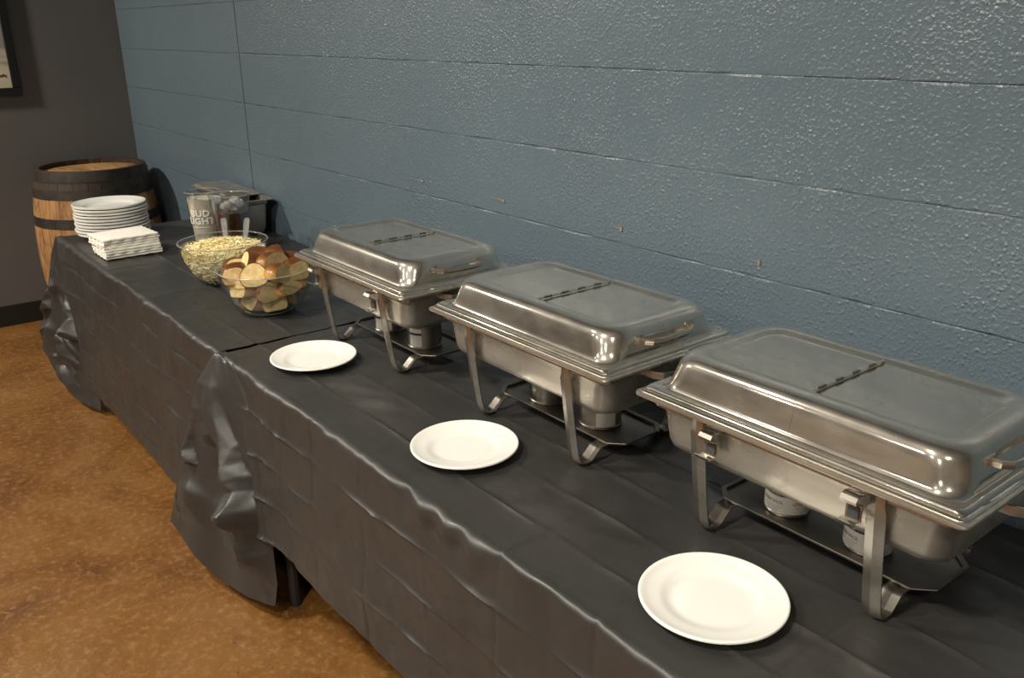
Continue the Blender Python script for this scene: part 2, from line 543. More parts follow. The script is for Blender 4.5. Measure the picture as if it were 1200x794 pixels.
# ceiling lamps (out of frame, they light the room)
lamp0 = None
for i, (x, y, wt, r, sp, aim) in enumerate(LAMPS):
    e = empty('ceiling_lamp', (x, y, CEIL - .30))
    tag(e, ['round ceiling lamp over the far end of the room', 'round ceiling lamp before the middle of the buffet', 'round ceiling lamp before the near chafing dishes',
            'first ceiling lamp of the row near the front wall, farthest', 'second ceiling lamp of the row near the front wall', 'third ceiling lamp of the row near the front wall', 'last ceiling lamp of the row near the front wall', 'round ceiling lamp beside the right wall'][i], 'lamp', 'ceiling lamps')
    rot = (Vector(aim) - Vector((x, y, CEIL - .30))).to_track_quat('-Z', 'Y').to_euler()
    m = MB(); m.tube([(0, 0, .30), (0, 0, .06)], .010, 10); m.lathe([(.0005, .30), (.05, .299), (.05, .285), (.0005, .284)], 20)
    m.build('stem', 'lamp_housing', e)
    m = MB(); m.lathe([(.0005, .10), (.05, .098), (r + .012, .06), (r + .020, -.02), (r + .016, -.02), (r + .008, .02), (.0005, .022)], 32)
    hd = m.build('housing', 'lamp_housing', e); hd.rotation_euler = rot
    m = MB(); m.lathe([(.0005, .016), (r * .9, .016), (r, .010), (r * .9, .004), (.0005, .004)], 32)
    m.build('diffuser', 'lamp_diffuser', hd)
    ld = bpy.data.lights.new('lamp_light', 'AREA'); ld.shape = 'DISK'; ld.size = r * 1.9; ld.energy = wt; ld.color = LAMP_COL; ld.spread = math.radians(sp)
    lo = bpy.data.objects.new('lamp_light', ld); COL.objects.link(lo); lo.parent = hd; lo.location = (0, 0, .001)

# ------------------------------------------------------------------ tables and cloths
T = .745
YF = -.757
def table(name, x0, x1, label):
    e = empty(name, ((x0 + x1) / 2, YF / 2, 0)); tag(e, label, 'table')
    hx = (x1 - x0) / 2; hy = .365
    m = MB(); m.loft([rrect(-hx + i, hx - i, -hy + i, hy - i, .03, z) for i, z in ((.006, T - .05), (0, T - .045), (0, T - .018), (.006, T - .013))], True, True)
    m.build('tabletop', 'table_dark', e)
    for sx in (-1, 1):
        xx = sx * (hx - .16)
        for sy in (-1, 1):
            m = MB(); m.tube([(xx, sy * .30, T - .05), (xx, sy * .305, .02), (xx, sy * .305, 0)], .016, 10)
            m.build('leg', 'table_dark', e)
        m = MB(); m.tube([(xx, -.30, .22), (xx, .30, .22)], .011, 8); m.build('crossbar', 'table_dark', e)
        m = MB(); m.tube([(xx, 0, .22), (xx - sx * .30, 0, T - .05)], .009, 8); m.build('brace', 'table_dark', e)
    return e
X0F, XJ, X1N = 1.375, 3.212, 5.65
table('folding_table', X0F + .014, XJ - .012, 'folding table under black plastic holding the bowls and stacked plates')
table('folding_table', XJ + .014, X1N - .014, 'folding table under black plastic holding the three chafing dishes')

def cloth(name, x0, x1, cr_x0, cr_dx, hem_f, flap, seed, label, puck=None):
    """one plastic sheet: flat top, front drop, and the spare corner that hangs as a pleated flap.
    flap = (inset of the front panel's edge as a function of depth, tip offset per metre of depth, hems at right / middle / tip, gap in front)"""
    r = .021; st = .0055
    rs = np.random.default_rng(seed)
    xs = np.linspace(x1, x0 + r, int((x1 - x0) / st))
    ys = np.linspace(YF + r, -.012, int((-.012 - YF) / st))
    nfold = 150
    fold = .115; zc0 = .12
    amp_x = rs.choice([-1, 1], 64) * rs.uniform(.5, 1.2, 64)
    amp_y = rs.choice([-1, 1, 1], 64) * rs.uniform(.7, 1.3, 64)
    nodes = rs.uniform(-1, 1, (80, 80))
    def crease(u, vv, ridge, cell, up=False):
        a = (u - cr_x0) / cr_dx; b = (vv - zc0) / fold
        wob = .05 * vnoise(u * 6 + seed, vv * 6)
        a = a + wob; b = b + wob * 1.5
        ia = np.round(a).astype(int); ib = np.round(b).astype(int)
        da = (a - ia) * cr_dx; db = (b - ib) * fold
        fa = .5 + 1.3 * (vnoise(vv * 9 + ia * 3.1, ia * 1.7 + u * 0) + .2)
        fb = .55 + 1.3 * (vnoise(u * 7 + ib * 5.3, ib * 2.3 + u * 0) + .25)
        wd_ = .0042 if up else .0055
        ax, ay = (np.abs(amp_x), np.abs(amp_y)) if up else (amp_x, amp_y)
        h = ridge * ax[ia % 64] * np.exp(-np.abs(da) / wd_) * np.clip(fa, 0, 2) * .9
        h = h + ridge * ay[ib % 64] * np.exp(-np.abs(db) / wd_) * np.clip(fb, 0, 2)
        fi = np.floor(a).astype(int); fj = np.floor(b).astype(int)
        ta = a - fi; tb = b - fj
        g = lambda i, j: nodes[i % 80, j % 80]
        h = h + cell * ((g(fi, fj) * (1 - ta) + g(fi + 1, fj) * ta) * (1 - tb) + (g(fi, fj + 1) * (1 - ta) + g(fi + 1, fj + 1) * ta) * tb)
        h = h + cell * .6 * vnoise(u * 12 + 3, vv * 12 + seed) + cell * .22 * vnoise(u * 38, vv * 38) + .0022 * lnoise(u * 19 + vv * 7, vv * 23 - u * 5 + seed)
        return h
    # top
    Xt, Yt = np.meshgrid(xs, ys, indexing='ij')
    ht = crease(Xt, -(Yt - YF), .0036, .0040, True) - .0056
    edge = np.exp(-((Yt - YF) / .03) ** 2)
    ht = ht + edge * .004 * vnoise(Xt * 24, Yt * 25 + seed)
    ht = np.minimum(ht, .0)
    top = np.stack([Xt, Yt, T + ht], -1)
    # skirt columns: front, flap, end
    inset, tipv, hems, gap = flap
    nF, nE = len(xs), len(ys)
    wv = np.linspace(0, 1, nfold + 2)[1:-1]
    hemx = hem_f + .022 * vnoise(xs * 3 + seed, xs * 0 + 2) + .006 * vnoise(xs * 17, xs * 0)
    hemw = np.interp(wv, [0, .10, .16, .45, .78, .84, 1], [hem_f, hem_f, hems[0], hems[1], hems[2], hems[2], hem_f])
    Hc = np.concatenate([hemx, hemw, np.full(nE, hem_f)])
    ucol = np.concatenate([xs, x0 - wv * .55, x0 - .55 - (ys - YF)])
    z0col = np.concatenate([ht[:, 0], np.full(nfold, ht[-1, 0]), ht[-1, :]])
    nv = 124
    d = (np.arange(1, nv + 1) / nv)[:, None] * Hc[None, :]
    q = r * PI / 2
    th = np.clip(d / r, 0, PI / 2)
    off = r * np.sin(th)
    dz = np.where(d < q, r * (1 - np.cos(th)), d - q + r)
    U = np.broadcast_to(ucol, d.shape)
    disp = crease(U, d, .0050, .0085) * np.clip(d / .03, .1, 1)
    disp = disp + .005 * np.exp(-((d - .03) / .022) ** 2) * vnoise(U * 26, d * 30 + seed)
    if puck:
        for px, pd, pr, pa in puck:
            disp = disp + pa * np.exp(-((U - px) / pr) ** 2 - ((d - pd) / (pr * .9)) ** 2)
    o = off + disp + .012 * vnoise(U * 2.6 + seed, d * 1.2) * np.clip(d / .3, 0, 1) + .030 * np.clip(d - .02, 0, 9)
    dF, dW, dE = d[:, :nF], d[:, nF:nF + nfold], d[:, nF + nfold:]
    # front panel, drawn in along its free edge
    xe = inset(dF); sp = .42
    xf = xs[None, :]
    t = np.clip((xf - x0) / sp, 0, 1)
    PXf = np.where(xf < x0 + sp, x0 + xe + (sp - xe) * t, xf)
    PXf = np.where(dF < q, xf + (PXf - xf) * (dF / q), PXf)
    PYf = YF + r - o[:, :nF] - .014 * np.exp(-((xf - x0) / .10) ** 2) * np.clip(dF / .12, 0, 1)
    # flap: pleat behind the panel edge, out to the tip, and back to the end of the table
    xw = inset(dW); yw0 = YF - .030 * dW
    sc = np.clip(dW / .10, 0, 1)
    cols = [0, .08, .14, .80, .86, 1]
    cxp = [x0 + xw, x0 + xw + .035 * sc, x0 + xw + .02 * sc, x0 + tipv[0] * dW, x0 + tipv[0] * dW * .80, x0 + .0 * dW]
    cyp = [yw0 - .012 * sc, yw0 + .010 * sc, yw0 + .022 * sc, YF - gap * sc + tipv[1] * dW, YF - (gap - .012) * sc + tipv[1] * dW * .8, YF + r + 0 * dW]
    W = np.broadcast_to(wv, dW.shape)
    PXw = np.zeros_like(dW); PYw = np.zeros_like(dW)
    for a in range(len(cols) - 1):
        mk = (W >= cols[a]) & (W <= cols[a + 1])
        tt = (W - cols[a]) / (cols[a + 1] - cols[a])
        PXw = np.where(mk, cxp[a] + (cxp[a + 1] - cxp[a]) * tt, PXw)
        PYw = np.where(mk, cyp[a] + (cyp[a + 1] - cyp[a]) * tt, PYw)
    on = np.clip((W - .14) / .08, 0, 1) * np.clip((.80 - W) / .06, 0, 1)
    cru = np.clip((dW - .06) / .2, 0, 1) * (.35 + np.exp(-((dW - .46) / .13) ** 2))
    bul = lnoise(W * 5 + seed, dW * 9 + W * 2) * .105 + lnoise(W * 12 + 5, dW * 22 - W * 4) * .048
    shelf = .040 * np.where(dW < .44, np.exp(-((dW - .44) / .022) ** 2), np.exp(-((dW - .44) / .09) ** 2)) * (.55 + .9 * vnoise(W * 6 + seed, dW * 0 + 4.2))
    PYw = PYw - on * (.002 + shelf + cru * (np.abs(bul) * .75 + bul * .70) + .010 * np.sin(np.clip((W - .14) / .66, 0, 1) * PI * 2.2) ** 2 * np.clip(dW / .3, 0, 1))
    PXw = PXw + on * cru * lnoise(W * 9, dW * 15 + 3) * .016
    # end drop
    PXe = x0 + r - off[:, nF + nfold:] - .004 * np.clip(dE / .1, 0, 1)
    PYe = np.broadcast_to(ys, dE.shape)
    PX = np.concatenate([PXf, PXw, PXe], 1); PY = np.concatenate([PYf, PYw, PYe], 1)
    PZ = T + z0col[None, :] * np.clip(1 - d / .03, 0, 1) - dz
    zw = lnoise(W * 8 + 2, dW * 11) * .035 * on * cru * np.clip((Hc[None, nF:nF + nfold] - dW) / .08, 0, 1)
    PZ[:, nF:nF + nfold] += zw
    PZ = np.maximum(PZ, .006)
    sk = np.stack([PX, PY, PZ], -1)
    nx_, ny_ = top.shape[:2]
    base = nx_ * ny_; nc = nF + nfold + nE
    row0 = np.concatenate([np.arange(nF) * ny_, np.full(nfold, (nF - 1) * ny_), (nF - 1) * ny_ + np.arange(nE)])
    i, j = np.meshgrid(np.arange(nx_ - 1), np.arange(ny_ - 1), indexing='ij')
    q1 = np.stack([i * ny_ + j, i * ny_ + j + 1, (i + 1) * ny_ + j + 1, (i + 1) * ny_ + j], -1).reshape(-1, 4)
    rows = np.concatenate([row0[None, :], base + np.arange(nv * nc).reshape(nv, nc)], 0)
    q2 = np.stack([rows[:-1, :-1], rows[:-1, 1:], rows[1:, 1:], rows[1:, :-1]], -1).reshape(-1, 4)
    verts = np.concatenate([top.reshape(-1, 3), sk.reshape(-1, 3)], 0)
    fl = [tuple(dict.fromkeys(f)) for f in np.concatenate([q1, q2], 0).tolist()]
    me = bpy.data.meshes.new(name)
    me.from_pydata(verts.tolist(), [], [f for f in fl if len(f) > 2])
    me.update()
    bm = bmesh.new(); bm.from_mesh(me); bmesh.ops.recalc_face_normals(bm, faces=bm.faces); bm.to_mesh(me); bm.free()
    me.shade_smooth(); me.set_sharp_from_angle(angle=math.radians(26))
    me.materials.append(MATS['black_plastic'])
    return tag(link(name, me), label, 'tablecloth')
cloth('tablecloth', X0F, XJ - .004, 1.88, .229, .625, (lambda d: .36 * d, (-.42, -.16), (.735, .70, .56), .012), 3,
      'black plastic tablecloth on the far table beneath the bowls and napkins')
cloth('tablecloth', XJ + .003, X1N, 3.523, .2325, .478, (lambda d: .21 * (1 - np.exp(-d / .12)), (-.40, -.15), (.705, .715, .60), .040), 8,
      'black plastic tablecloth on the near table beneath the chafing dishes',
      puck=[(4.22, .05, .030, .010), (4.30, .045, .026, .009), (4.385, .05, .03, .010), (4.16, .03, .02, -.006), (4.26, .06, .016, -.006), (4.34, .06, .016, -.006)])

# ------------------------------------------------------------------ chafing dishes
CL, CW = .566, .370
def lid_half(side):
    prof = [(.012, .231, .012), (.0115, .238, .012), (.014, .2412, .012), (.0175, .2420, .013), (.020, .2412, .014), (.0225, .2392, .016),
            (.0270, .2390, .020), (.0305, .2400, .028), (.0335, .2428, .034), (.0355, .248, .044), (.0380, .257, .050), (.0408, .268, .052), (.0435, .2785, .053), (.0465, .2855, .053),
            (.0515, .2912, .052), (.059, .2945, .049), (.070, .2962, .042), (.0795, .2965, .034), (.0820, .2958, .032), (.0890, .2908, .028), (.0915, .2902, .026), (.097, .2904, .022)]
    ex = lambda i: i - .010 * min(1, max(0, (i - .027) / .010))      # the dome stands closer to the ends than to the sides
    rings = [rrect(ex(i), CL - ex(i), i, CW - i, r, z + (.004 if z > .26 else .004 * max(0, (z - .243) / .017)), 9) for i, z, r in prof]
    m = MB(); m.loft(rings, False, True)
    me = m.mesh('lid_half', 'lid_steel', True, 50)
    bm = bmesh.new(); bm.from_mesh(me)
    pos = CL / 2 + side * .0005
    bmesh.ops.bisect_plane(bm, geom=bm.verts[:] + bm.edges[:] + bm.faces[:], dist=1e-6, plane_co=(pos, 0, 0), plane_no=(-side, 0, 0), clear_outer=True)
    bmesh.ops.triangulate(bm, faces=[f for f in bm.faces if len(f.verts) > 4])
    bm.to_mesh(me); bm.free()
    if side > 0:                                     # this half overlaps the other by a hair
        for v in me.vertices:
            v.co.z += .0008
            v.co.y += -.0010 if v.co.y < CW / 2 else .0010
    for v in me.vertices: v.co.x -= CL / 2; v.co.y -= CW / 2
    me.shade_smooth(); me.set_sharp_from_angle(angle=math.radians(50))
    return me
def centred(m):
    m.v = [(x - CL / 2, y - CW / 2, z) for x, y, z in m.v]
    return m
def arc(c, r, a0, a1, n, plane='yz', x=0):
    return [(x, c[0] + r * math.cos(a0 + (a1 - a0) * k / n), c[1] + r * math.sin(a0 + (a1 - a0) * k / n)) for k in range(n + 1)]
def leg_mesh(x, back):
    """strap leg: down from the rail, a rounded toe on the cloth, then up and in to the fuel tray"""
    pts = [(x, .0185, .222), (x, .0190, .200), (x, .0190, .190), (x, .0245, .150), (x, .0315, .100), (x, .0385, .055), (x, .0435, .028), (x, .0480, .014), (x, .0545, .0060), (x, .0630, .0026),
           (x, .0780, .0026), (x, .0830, .0050), (x, .1010, .0215), (x, .1050, .0240), (x, .1110, .0250), (x, .136, .0255)]
    wd = [.022, .022, .029] + [.029] * (len(pts) - 3)
    if back: pts = [(a, CW - b, c) for a, b, c in pts]
    m = MB(); m.strap(pts, (1, 0, 0), wd, .0022 if not back else -.0022, .0040 if not back else -.0040)
    return centred(m).mesh('leg', 'frame_steel', True, 25)
def build_chafer(clips):
    e = empty('chafing_dish', (0, 0, 0))
    # water pan
    prof = [(.000, .2250, .012), (-.0008, .2275, .012), (.000, .2305, .012), (.003, .2318, .012), (.020, .2312, .014), (.0235, .2290, .018), (.0245, .222, .020),
            (.026, .2060, .022), (.0300, .2030, .026), (.0315, .196, .030), (.034, .168, .032), (.036, .148, .034), (.0395, .138, .034), (.047, .1325, .032), (.060, .1310, .024), (.085, .1308, .018)]
    m = MB(); m.loft([rrect(i, CL - i, i, CW - i, r, z, 7) for i, z, r in prof], False, True)
    centred(m).build('water_pan', 'pan_steel', e, True, 40)
    # food pan rim showing between pan and lid
    prof = [(.006, .2312, .013), (.0055, .2335, .013), (.008, .2355, .013), (.026, .2352, .016), (.029, .2300, .02), (.031, .2100, .022)]
    m = MB(); m.loft([rrect(i, CL - i, i, CW - i, r, z, 7) for i, z, r in prof])
    centred(m).build('food_pan', 'lid_steel', e, True, 40)
    # frame rail below the rim
    prof = [(.0225, .2225, .018), (.022, .2085, .018), (.0235, .208, .018), (.0235, .2225, .018)]
    rg = [rrect(i, CL - i, i, CW - i, r, z, 6) for i, z, r in prof]
    m = MB(); m.loft(rg + [rg[0]])
    centred(m).build('frame_rail', 'frame_steel', e, True, 40)
    # legs
    for lx in (.127, .440):
        for back in (False, True):
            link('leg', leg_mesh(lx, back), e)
    # fuel tray
    m = MB()
    def octo(i, z):
        x0, x1, y0, y1, c = .096 + i, .482 - i, .120 + i, .258 - i, .026
        return [(x0 + c, y0, z), (x1 - c, y0, z), (x1, y0 + c, z), (x1, y1 - c, z), (x1 - c, y1, z), (x0 + c, y1, z), (x0, y1 - c, z), (x0, y0 + c, z)]
    m.loft([octo(0.006, .0258), octo(0, .0280), octo(-.0012, .0325), octo(-.0055, .0345), octo(-.0050, .0355), octo(.0010, .0340), octo(.0022, .0292), octo(.008, .0275)], True, True)
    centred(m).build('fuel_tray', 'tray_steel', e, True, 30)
    # lid halves, hinge and handles
    for sd in (-1, 1):
        h = link('lid_half', lid_half(sd), e)
        xe = .0 if sd < 0 else CL
        s = -1 if sd < 0 else 1
        m = MB()
        xw = xe - s * .034
        pts = [(xw, .115, .272), (xw + s * .016, .117, .272), (xw + s * .027, .128, .2715), (xw + s * .031, .150, .271), (xw + s * .032, .1825, .271), (xw + s * .031, .215, .271), (xw + s * .027, .237, .2715), (xw + s * .016, .248, .272), (xw, .250, .272)]
        m.strap(pts, (0, 0, 1), .011, .0028, .001)
        for yy in (.112, .253):
            m.box(min(xw - s * .004, xw + s * .0035), max(xw - s * .004, xw + s * .0035), yy - .012, yy + .012, .264, .282)
        centred(m).build('lid_handle', 'lid_steel', h, True, 30)
    m = MB()
    m.tube([(CL / 2, .086, .2988), (CL / 2, .284, .2988)], .0024, 8)
    hg = centred(m).build('hinge', 'lid_steel', e)
    for kk in range(4):
        m = MB(); y0 = .098 + kk * .046
        m.tube([(CL / 2, y0, .2990), (CL / 2, y0 + .022, .2990)], .0027, 8)
        centred(m).build('hinge_knuckle', 'hinge_dark', hg)
    # end handles on the frame
    for s, xe in ((-1, .027), (1, CL - .027)):
        m = MB()
        pts = [(xe, .120, .212), (xe + s * .030, .121, .212), (xe + s * .047, .130, .212), (xe + s * .054, .150, .212), (xe + s * .055, .1825, .212),
               (xe + s * .054, .215, .212), (xe + s * .047, .235, .212), (xe + s * .030, .244, .212), (xe, .245, .212)]
        m.strap(pts, (0, 0, 1), .014, .003, .0012)
        centred(m).build('end_handle', 'frame_steel', e, True, 30)
    # lid-holder clips on the front of the rail
    for cx, cs in clips:
        m = MB()
        ps = [(cx, .021, .207), (cx, .010, .209), (cx, .003, .207), (cx, -.001, .201), (cx, .002, .195), (cx, .012, .192), (cx, .0185, .190), (cx, .0185, .160)]
        m.strap(ps, (1, 0, 0), .025, .0018, .0)
        ps = [(cx - cs * .005, .021, .163), (cx - cs * .005, .006, .160), (cx - cs * .005, .000, .168)]
        m.strap(ps, (1, 0, 0), .025, .0018, .0)
        centred(m).build('lid_clip', 'frame_steel', e, True, 30)
        m = MB(); m.box(cx - .0085, cx + .0085, .0165, .0180, .167, .185)  # solid dark block drawn in place of an open slot
        centred(m).build('clip_slot', 'slot_mark_dark', e, False)
    # rivets on the rail
    for rx in (.16, .415):
        m = MB(); m.lathe([(.0004, .0022), (.002, .0016), (.003, 0)], 10)
        m.v = [(rx + a, .0222 - c, .215 + b) for a, b, c in m.v]
        centred(m).build('rivet', 'frame_steel', e)
    return e
CH = [(3.212, -.515, 'stainless steel chafing dish nearest the glass bowls, farthest of the three', [(.100, 1), (.405, 1)]),
      (3.869, -.500, 'stainless steel chafing dish in the middle of the three on the table', []),
      (4.495, -.491, 'large stainless steel chafing dish closest to the viewer, with two white-labelled fuel cans beneath', [(.157, 1), (.408, 1)])]
for x, y, lab, clips in CH:
    c = build_chafer(clips)
    c.location = (x + CL / 2, y + CW / 2, T - .0005)
    tag(c, lab, 'chafing dish', 'chafing dishes along the buffet')

# fuel cans
def fuel_can(x, y, z, rz, wrap, label, yellow=False, h=.062):
    e = empty('fuel_can', (x, y, z), rz); tag(e, label, 'fuel can', 'fuel cans beneath the chafing dishes')
    R = .0385 if wrap > 2 else .0455
    m = MB(); m.lathe([(.0005, 0.002), (R - .003, .002), (R - .001, 0), (R, .001), (R, .004), (R - .0012, .0055), (R - .0012, h - .005), (R, h - .0035), (R, h - .0005), (R - .001, h), (R - .004, h - .0005), (R - .006, h - .004), (.014, h - .004), (.013, h - .002), (.0005, h - .002)], 40)
    m.build('can_body', 'can_steel' if wrap > 2 else 'can_dark', e)
    if wrap:
        a = wrap / 2
        z0, z1 = .007, h - .007
        m = MB(); m.lathe([(R - .0011, z0), (R + .0003, z0), (R + .0003, z1), (R - .0011, z1)], 30, a0=-a, a1=a)
        lb = m.build('paper_label', 'label_white', e)
        m = MB(); m.lathe([(R, z1 - .0165), (R + .0006, z1 - .0165), (R + .0006, z1 - .0105), (R, z1 - .0105)], 30, a0=-a, a1=a)
        m.build('label_stripe', 'ink_navy', lb)
        if wrap > 2:
            for fa in (-.75, .75):
                t = link('lettering', text_mesh('lettering', 'STEM WICK', .0085, 'ink_grey', R + .0004, .0004, .85, .0002, fa), lb); t.location.z = .0265
                t = link('lettering', text_mesh('lettering', 'CHAFING FUEL', .0042, 'ink_white', R + .0007, .0003, .9, 0, fa), lb); t.location.z = z1 - .0135
                for q in range(3):
                    m = MB(); m.lathe([(R, .0185 - q * .004), (R + .0006, .0185 - q * .004), (R + .0006, .0193 - q * .004), (R, .0193 - q * .004)], 10, a0=fa - .45 + .1 * q, a1=fa + .5 - .12 * q)
                    m.build('print_line', 'ink_grey', lb)
                if yellow:
                    m = MB(); m.lathe([(R, .0245), (R + .0006, .0245), (R + .0006, .0290), (R, .0290)], 6, a0=fa - .62, a1=fa - .46)
                    m.build('print_mark', 'ink_yellow', lb)
    return e
zt = T + .0270
cans = [(2, .200, .183, -.95, 4.4, 'fuel can with white label under the nearest chafing dish, beside its left front leg', True),
        (2, .352, .183, -1.25, 4.4, 'fuel can with white label under the nearest chafing dish, behind its right front leg', True),
        (1, .202, .185, 1.2, .9, 'bare metal fuel can under the middle chafing dish, left one', False),
        (1, .366, .186, -.50, .95, 'metal fuel can with small white label under the middle chafing dish', False),
        (0, .202, .180, -1.0, 1.1, 'metal fuel can with partial label under the farthest chafing dish, left one', False),
        (0, .378, .180, -1.15, .8, 'metal fuel can with narrow striped label under the farthest chafing dish, right one', False)]
for ci, lx, ly, rz, wr, lab, yl in cans:
    fuel_can(CH[ci][0] + lx, CH[ci][1] + ly, zt, rz, wr, lab, yl)

# ------------------------------------------------------------------ plates
def plate_mesh(R, h, lip=.003):
    k = R / .11
    p = [(.0005, .0052), (.054 * k, .0052), (.060 * k, .0056), (.066 * k, .0068), (.071 * k, .0086), (.076 * k, .50 * h + .0015), (.082 * k, .60 * h + .0010), (.092 * k, .76 * h), (.102 * k, .92 * h), (.1065 * k, h + .0006), (.1088 * k, h + .0006), (.110 * k, h - .0008), (.1098 * k, h - lip), (.1075 * k, h - lip - .0012), (.092 * k, .76 * h - lip), (.080 * k, .5 * h - lip * .6),
         (.070 * k, .0040), (.066 * k, .0005), (.064 * k, 0), (.060 * k, .0006), (.059 * k, .0016), (.0005, .0016)]
    m = MB(); m.lathe(p, 72)
    return m.mesh('plate', 'white_ceramic', True, 50)
pm = plate_mesh(.111, .018)
for (x, y, lab) in [(3.447, -.588, 'single white dinner plate set before the farthest chafing dish'),
                    (4.118, -.583, 'single white dinner plate set before the middle chafing dish'),
                    (4.766, -.590, 'single white dinner plate set before the nearest chafing dish')]:
    tag(link('plate', pm, None, (x, y, T - .001)), lab, 'plate', 'single plates along the table')
pm2 = plate_mesh(.145, .0255, .0072)
ordn = ['bottom', 'second from the bottom', 'third from the bottom', 'fourth from the bottom', 'fifth from the bottom', 'fifth from the top', 'fourth from the top', 'third from the top', 'second from the top', 'topmost']
rp = random.Random(2)
for i in range(10):
    o = link('plate', pm2, None, (1.525 + rp.uniform(-.003, .003), -.562 + rp.uniform(-.003, .003), T + .0005 + i * .0128))
    tag(o, 'white plate in the tall stack behind the napkins, %s' % ordn[i], 'plate', 'plates in the tall stack')

# ------------------------------------------------------------------ napkins
def napkin(i, seed):
    rs = random.Random(seed)
    hx, hy, th = .0885, .1045, .0086
    n = 46
    per = []
    ph = rs.uniform(0, 6)
    for sx0, sy0, sx1, sy1, nn in ((-1, -1, 1, -1, 24), (1, -1, 1, 1, 28), (1, 1, -1, 1, 24), (-1, 1, -1, -1, 28)):
        for k in range(nn):
            t = k / nn
            x = (sx0 + (sx1 - sx0) * t) * hx; y = (sy0 + (sy1 - sy0) * t) * hy
            wv = .0017 * math.sin(t * PI * 9 + ph) if not (sx0 == sx1 == -1) else 0
            if sy0 == sy1: y += wv
            else: x += wv
            c = .006
            per.append((x, y))
    m = MB()
    def ring(s, z):
        return [(x * s, y * s, z + .0004 * math.sin(x * 60 + ph) * math.cos(y * 45 + ph)) for x, y in per]
    m.loft([ring(.975, 0), ring(.995, .0008), ring(1, th * .5), ring(.992, th - .0006), ring(.965, th), ring(.5, th + .0008)], True, True)
    return m.mesh('napkin', 'napkin_paper', True, 60)
nmesh = [napkin(i, i * 7 + 1) for i in range(5)]
ornap = ['bottom', 'second from the bottom', 'third from the bottom', 'fourth from the bottom', 'fourth from the top', 'third from the top', 'second from the top', 'topmost']
rn = random.Random(9)
for i in range(8):
    up = i >= 4
    o = link('napkin', nmesh[i % 5], None, (1.887 + rn.uniform(-.002, .002) - (.010 if up else 0), -.612 + rn.uniform(-.002, .002) - (.004 if up else -.002), T + .0008 + i * .0093 + (.0012 if up else 0)))
    o.rotation_euler = (0, 0, .04 + rn.uniform(-.02, .02) + (.02 if up else -.02))
    tag(o, 'folded white paper napkin in the stack beside the plates, %s' % ornap[i], 'napkin', 'napkins in the stack')

# ------------------------------------------------------------------ glass bowls
def bowl_r(z, R, hgt, rb_):
    t = min(1, max(0, z / hgt)) ** .8
    return rb_ + (R - rb_) * (math.sin(t * PI / 2) ** .85) * (.86 + .14 * t)
def bowl(name, x, y, R, hgt, rb_, label):
    m = MB()
    outer = []; inner = []
    for k in range(13):
        t = k / 12
        r = rb_ + (R - rb_) * (math.sin(t * PI / 2) ** .85) * (.86 + .14 * t)
        z = hgt * (t ** 1.25)
        outer.append((r, z + .0015)); inner.append((r - .0035, max(z, .006) + .0015))
    prof = [(.0005, .003), (rb_ * .7, .003), (rb_ * .9, .0)] + outer[0:] + [(R + .0010, hgt + .003), (R - .0015, hgt + .003)] + inner[::-1] + [(.0005, .0075)]
    m.lathe(prof, 80)
    o = m.build(name, 'bowl_glass', None, True, 60)
    o.location = (x, y, T + .0002)
    m = MB(); n = 10
    m.lathe([(R - .0004 + .0024 * math.cos(2 * PI * k / n), hgt + .0042 + .0020 * math.sin(2 * PI * k / n)) for k in range(n + 1)], 80)
    m.build('rim', 'glass_edge', o, True, 80)
    m = MB()
    m.lathe([(rb_ * .90 + .0030 * math.cos(2 * PI * k / n), .0033 + .0030 * math.sin(2 * PI * k / n)) for k in range(n + 1)], 64)
    m.build('foot_ring', 'glass_edge', o, True, 80)
    return tag(o, label, 'bowl', 'glass bowls')
BR = (2.945, -.490); BS = (2.525, -.460)
bowl('glass_bowl', BR[0], BR[1], .143, .128, .080, 'clear glass bowl heaped with cut bread rolls')
bowl('glass_bowl', BS[0], BS[1], .148, .132, .078, 'clear glass bowl full of pale yellow shredded slaw')

# bread rolls: rounded brown top, cut cream faces
def roll_meshes(seed, sx, sy, sz, cuts):
    bm = bmesh.new()
    bmesh.ops.create_icosphere(bm, subdivisions=4, radius=1)
    rs = random.Random(seed)
    ph = [rs.uniform(0, 6) for _ in range(3)]
    for v in bm.verts:
        x, y, z = v.co
        z = z if z > -.45 else -.45 + (z + .45) * .2
        k = 1 + .05 * math.sin(3 * x + ph[0]) + .05 * math.sin(4 * y + ph[1])
        v.co = (x * sx * k, y * sy * k, z * sz * k)
    bmesh.ops.recalc_face_normals(bm, faces=bm.faces)
    for f in bm.faces: f.material_index = 0
    for co, no in cuts:
        r = bmesh.ops.bisect_plane(bm, geom=bm.verts[:] + bm.edges[:] + bm.faces[:], dist=1e-6, plane_co=co, plane_no=no, clear_outer=True)
        ed = [e for e in bm.edges if e.is_boundary]
        fr = bmesh.ops.edgeloop_fill(bm, edges=ed)
        for f in fr['faces']: f.material_index = 1
    out = []
    for idx, nm, mt in ((0, 'bread_roll', 'bread_crust'), (1, 'crumb', 'bread_crumb')):
        b2 = bm.copy()
        bmesh.ops.delete(b2, geom=[f for f in b2.faces if f.material_index != idx], context='FACES')
        if idx == 1: bmesh.ops.triangulate(b2, faces=b2.faces[:])
        for f in b2.faces: f.material_index = 0
        me = bpy.data.meshes.new(nm); b2.to_mesh(me); b2.free()
        me.shade_smooth() if idx == 0 else None
        me.materials.append(MATS[mt]); out.append(me)
    bm.free()
    return out
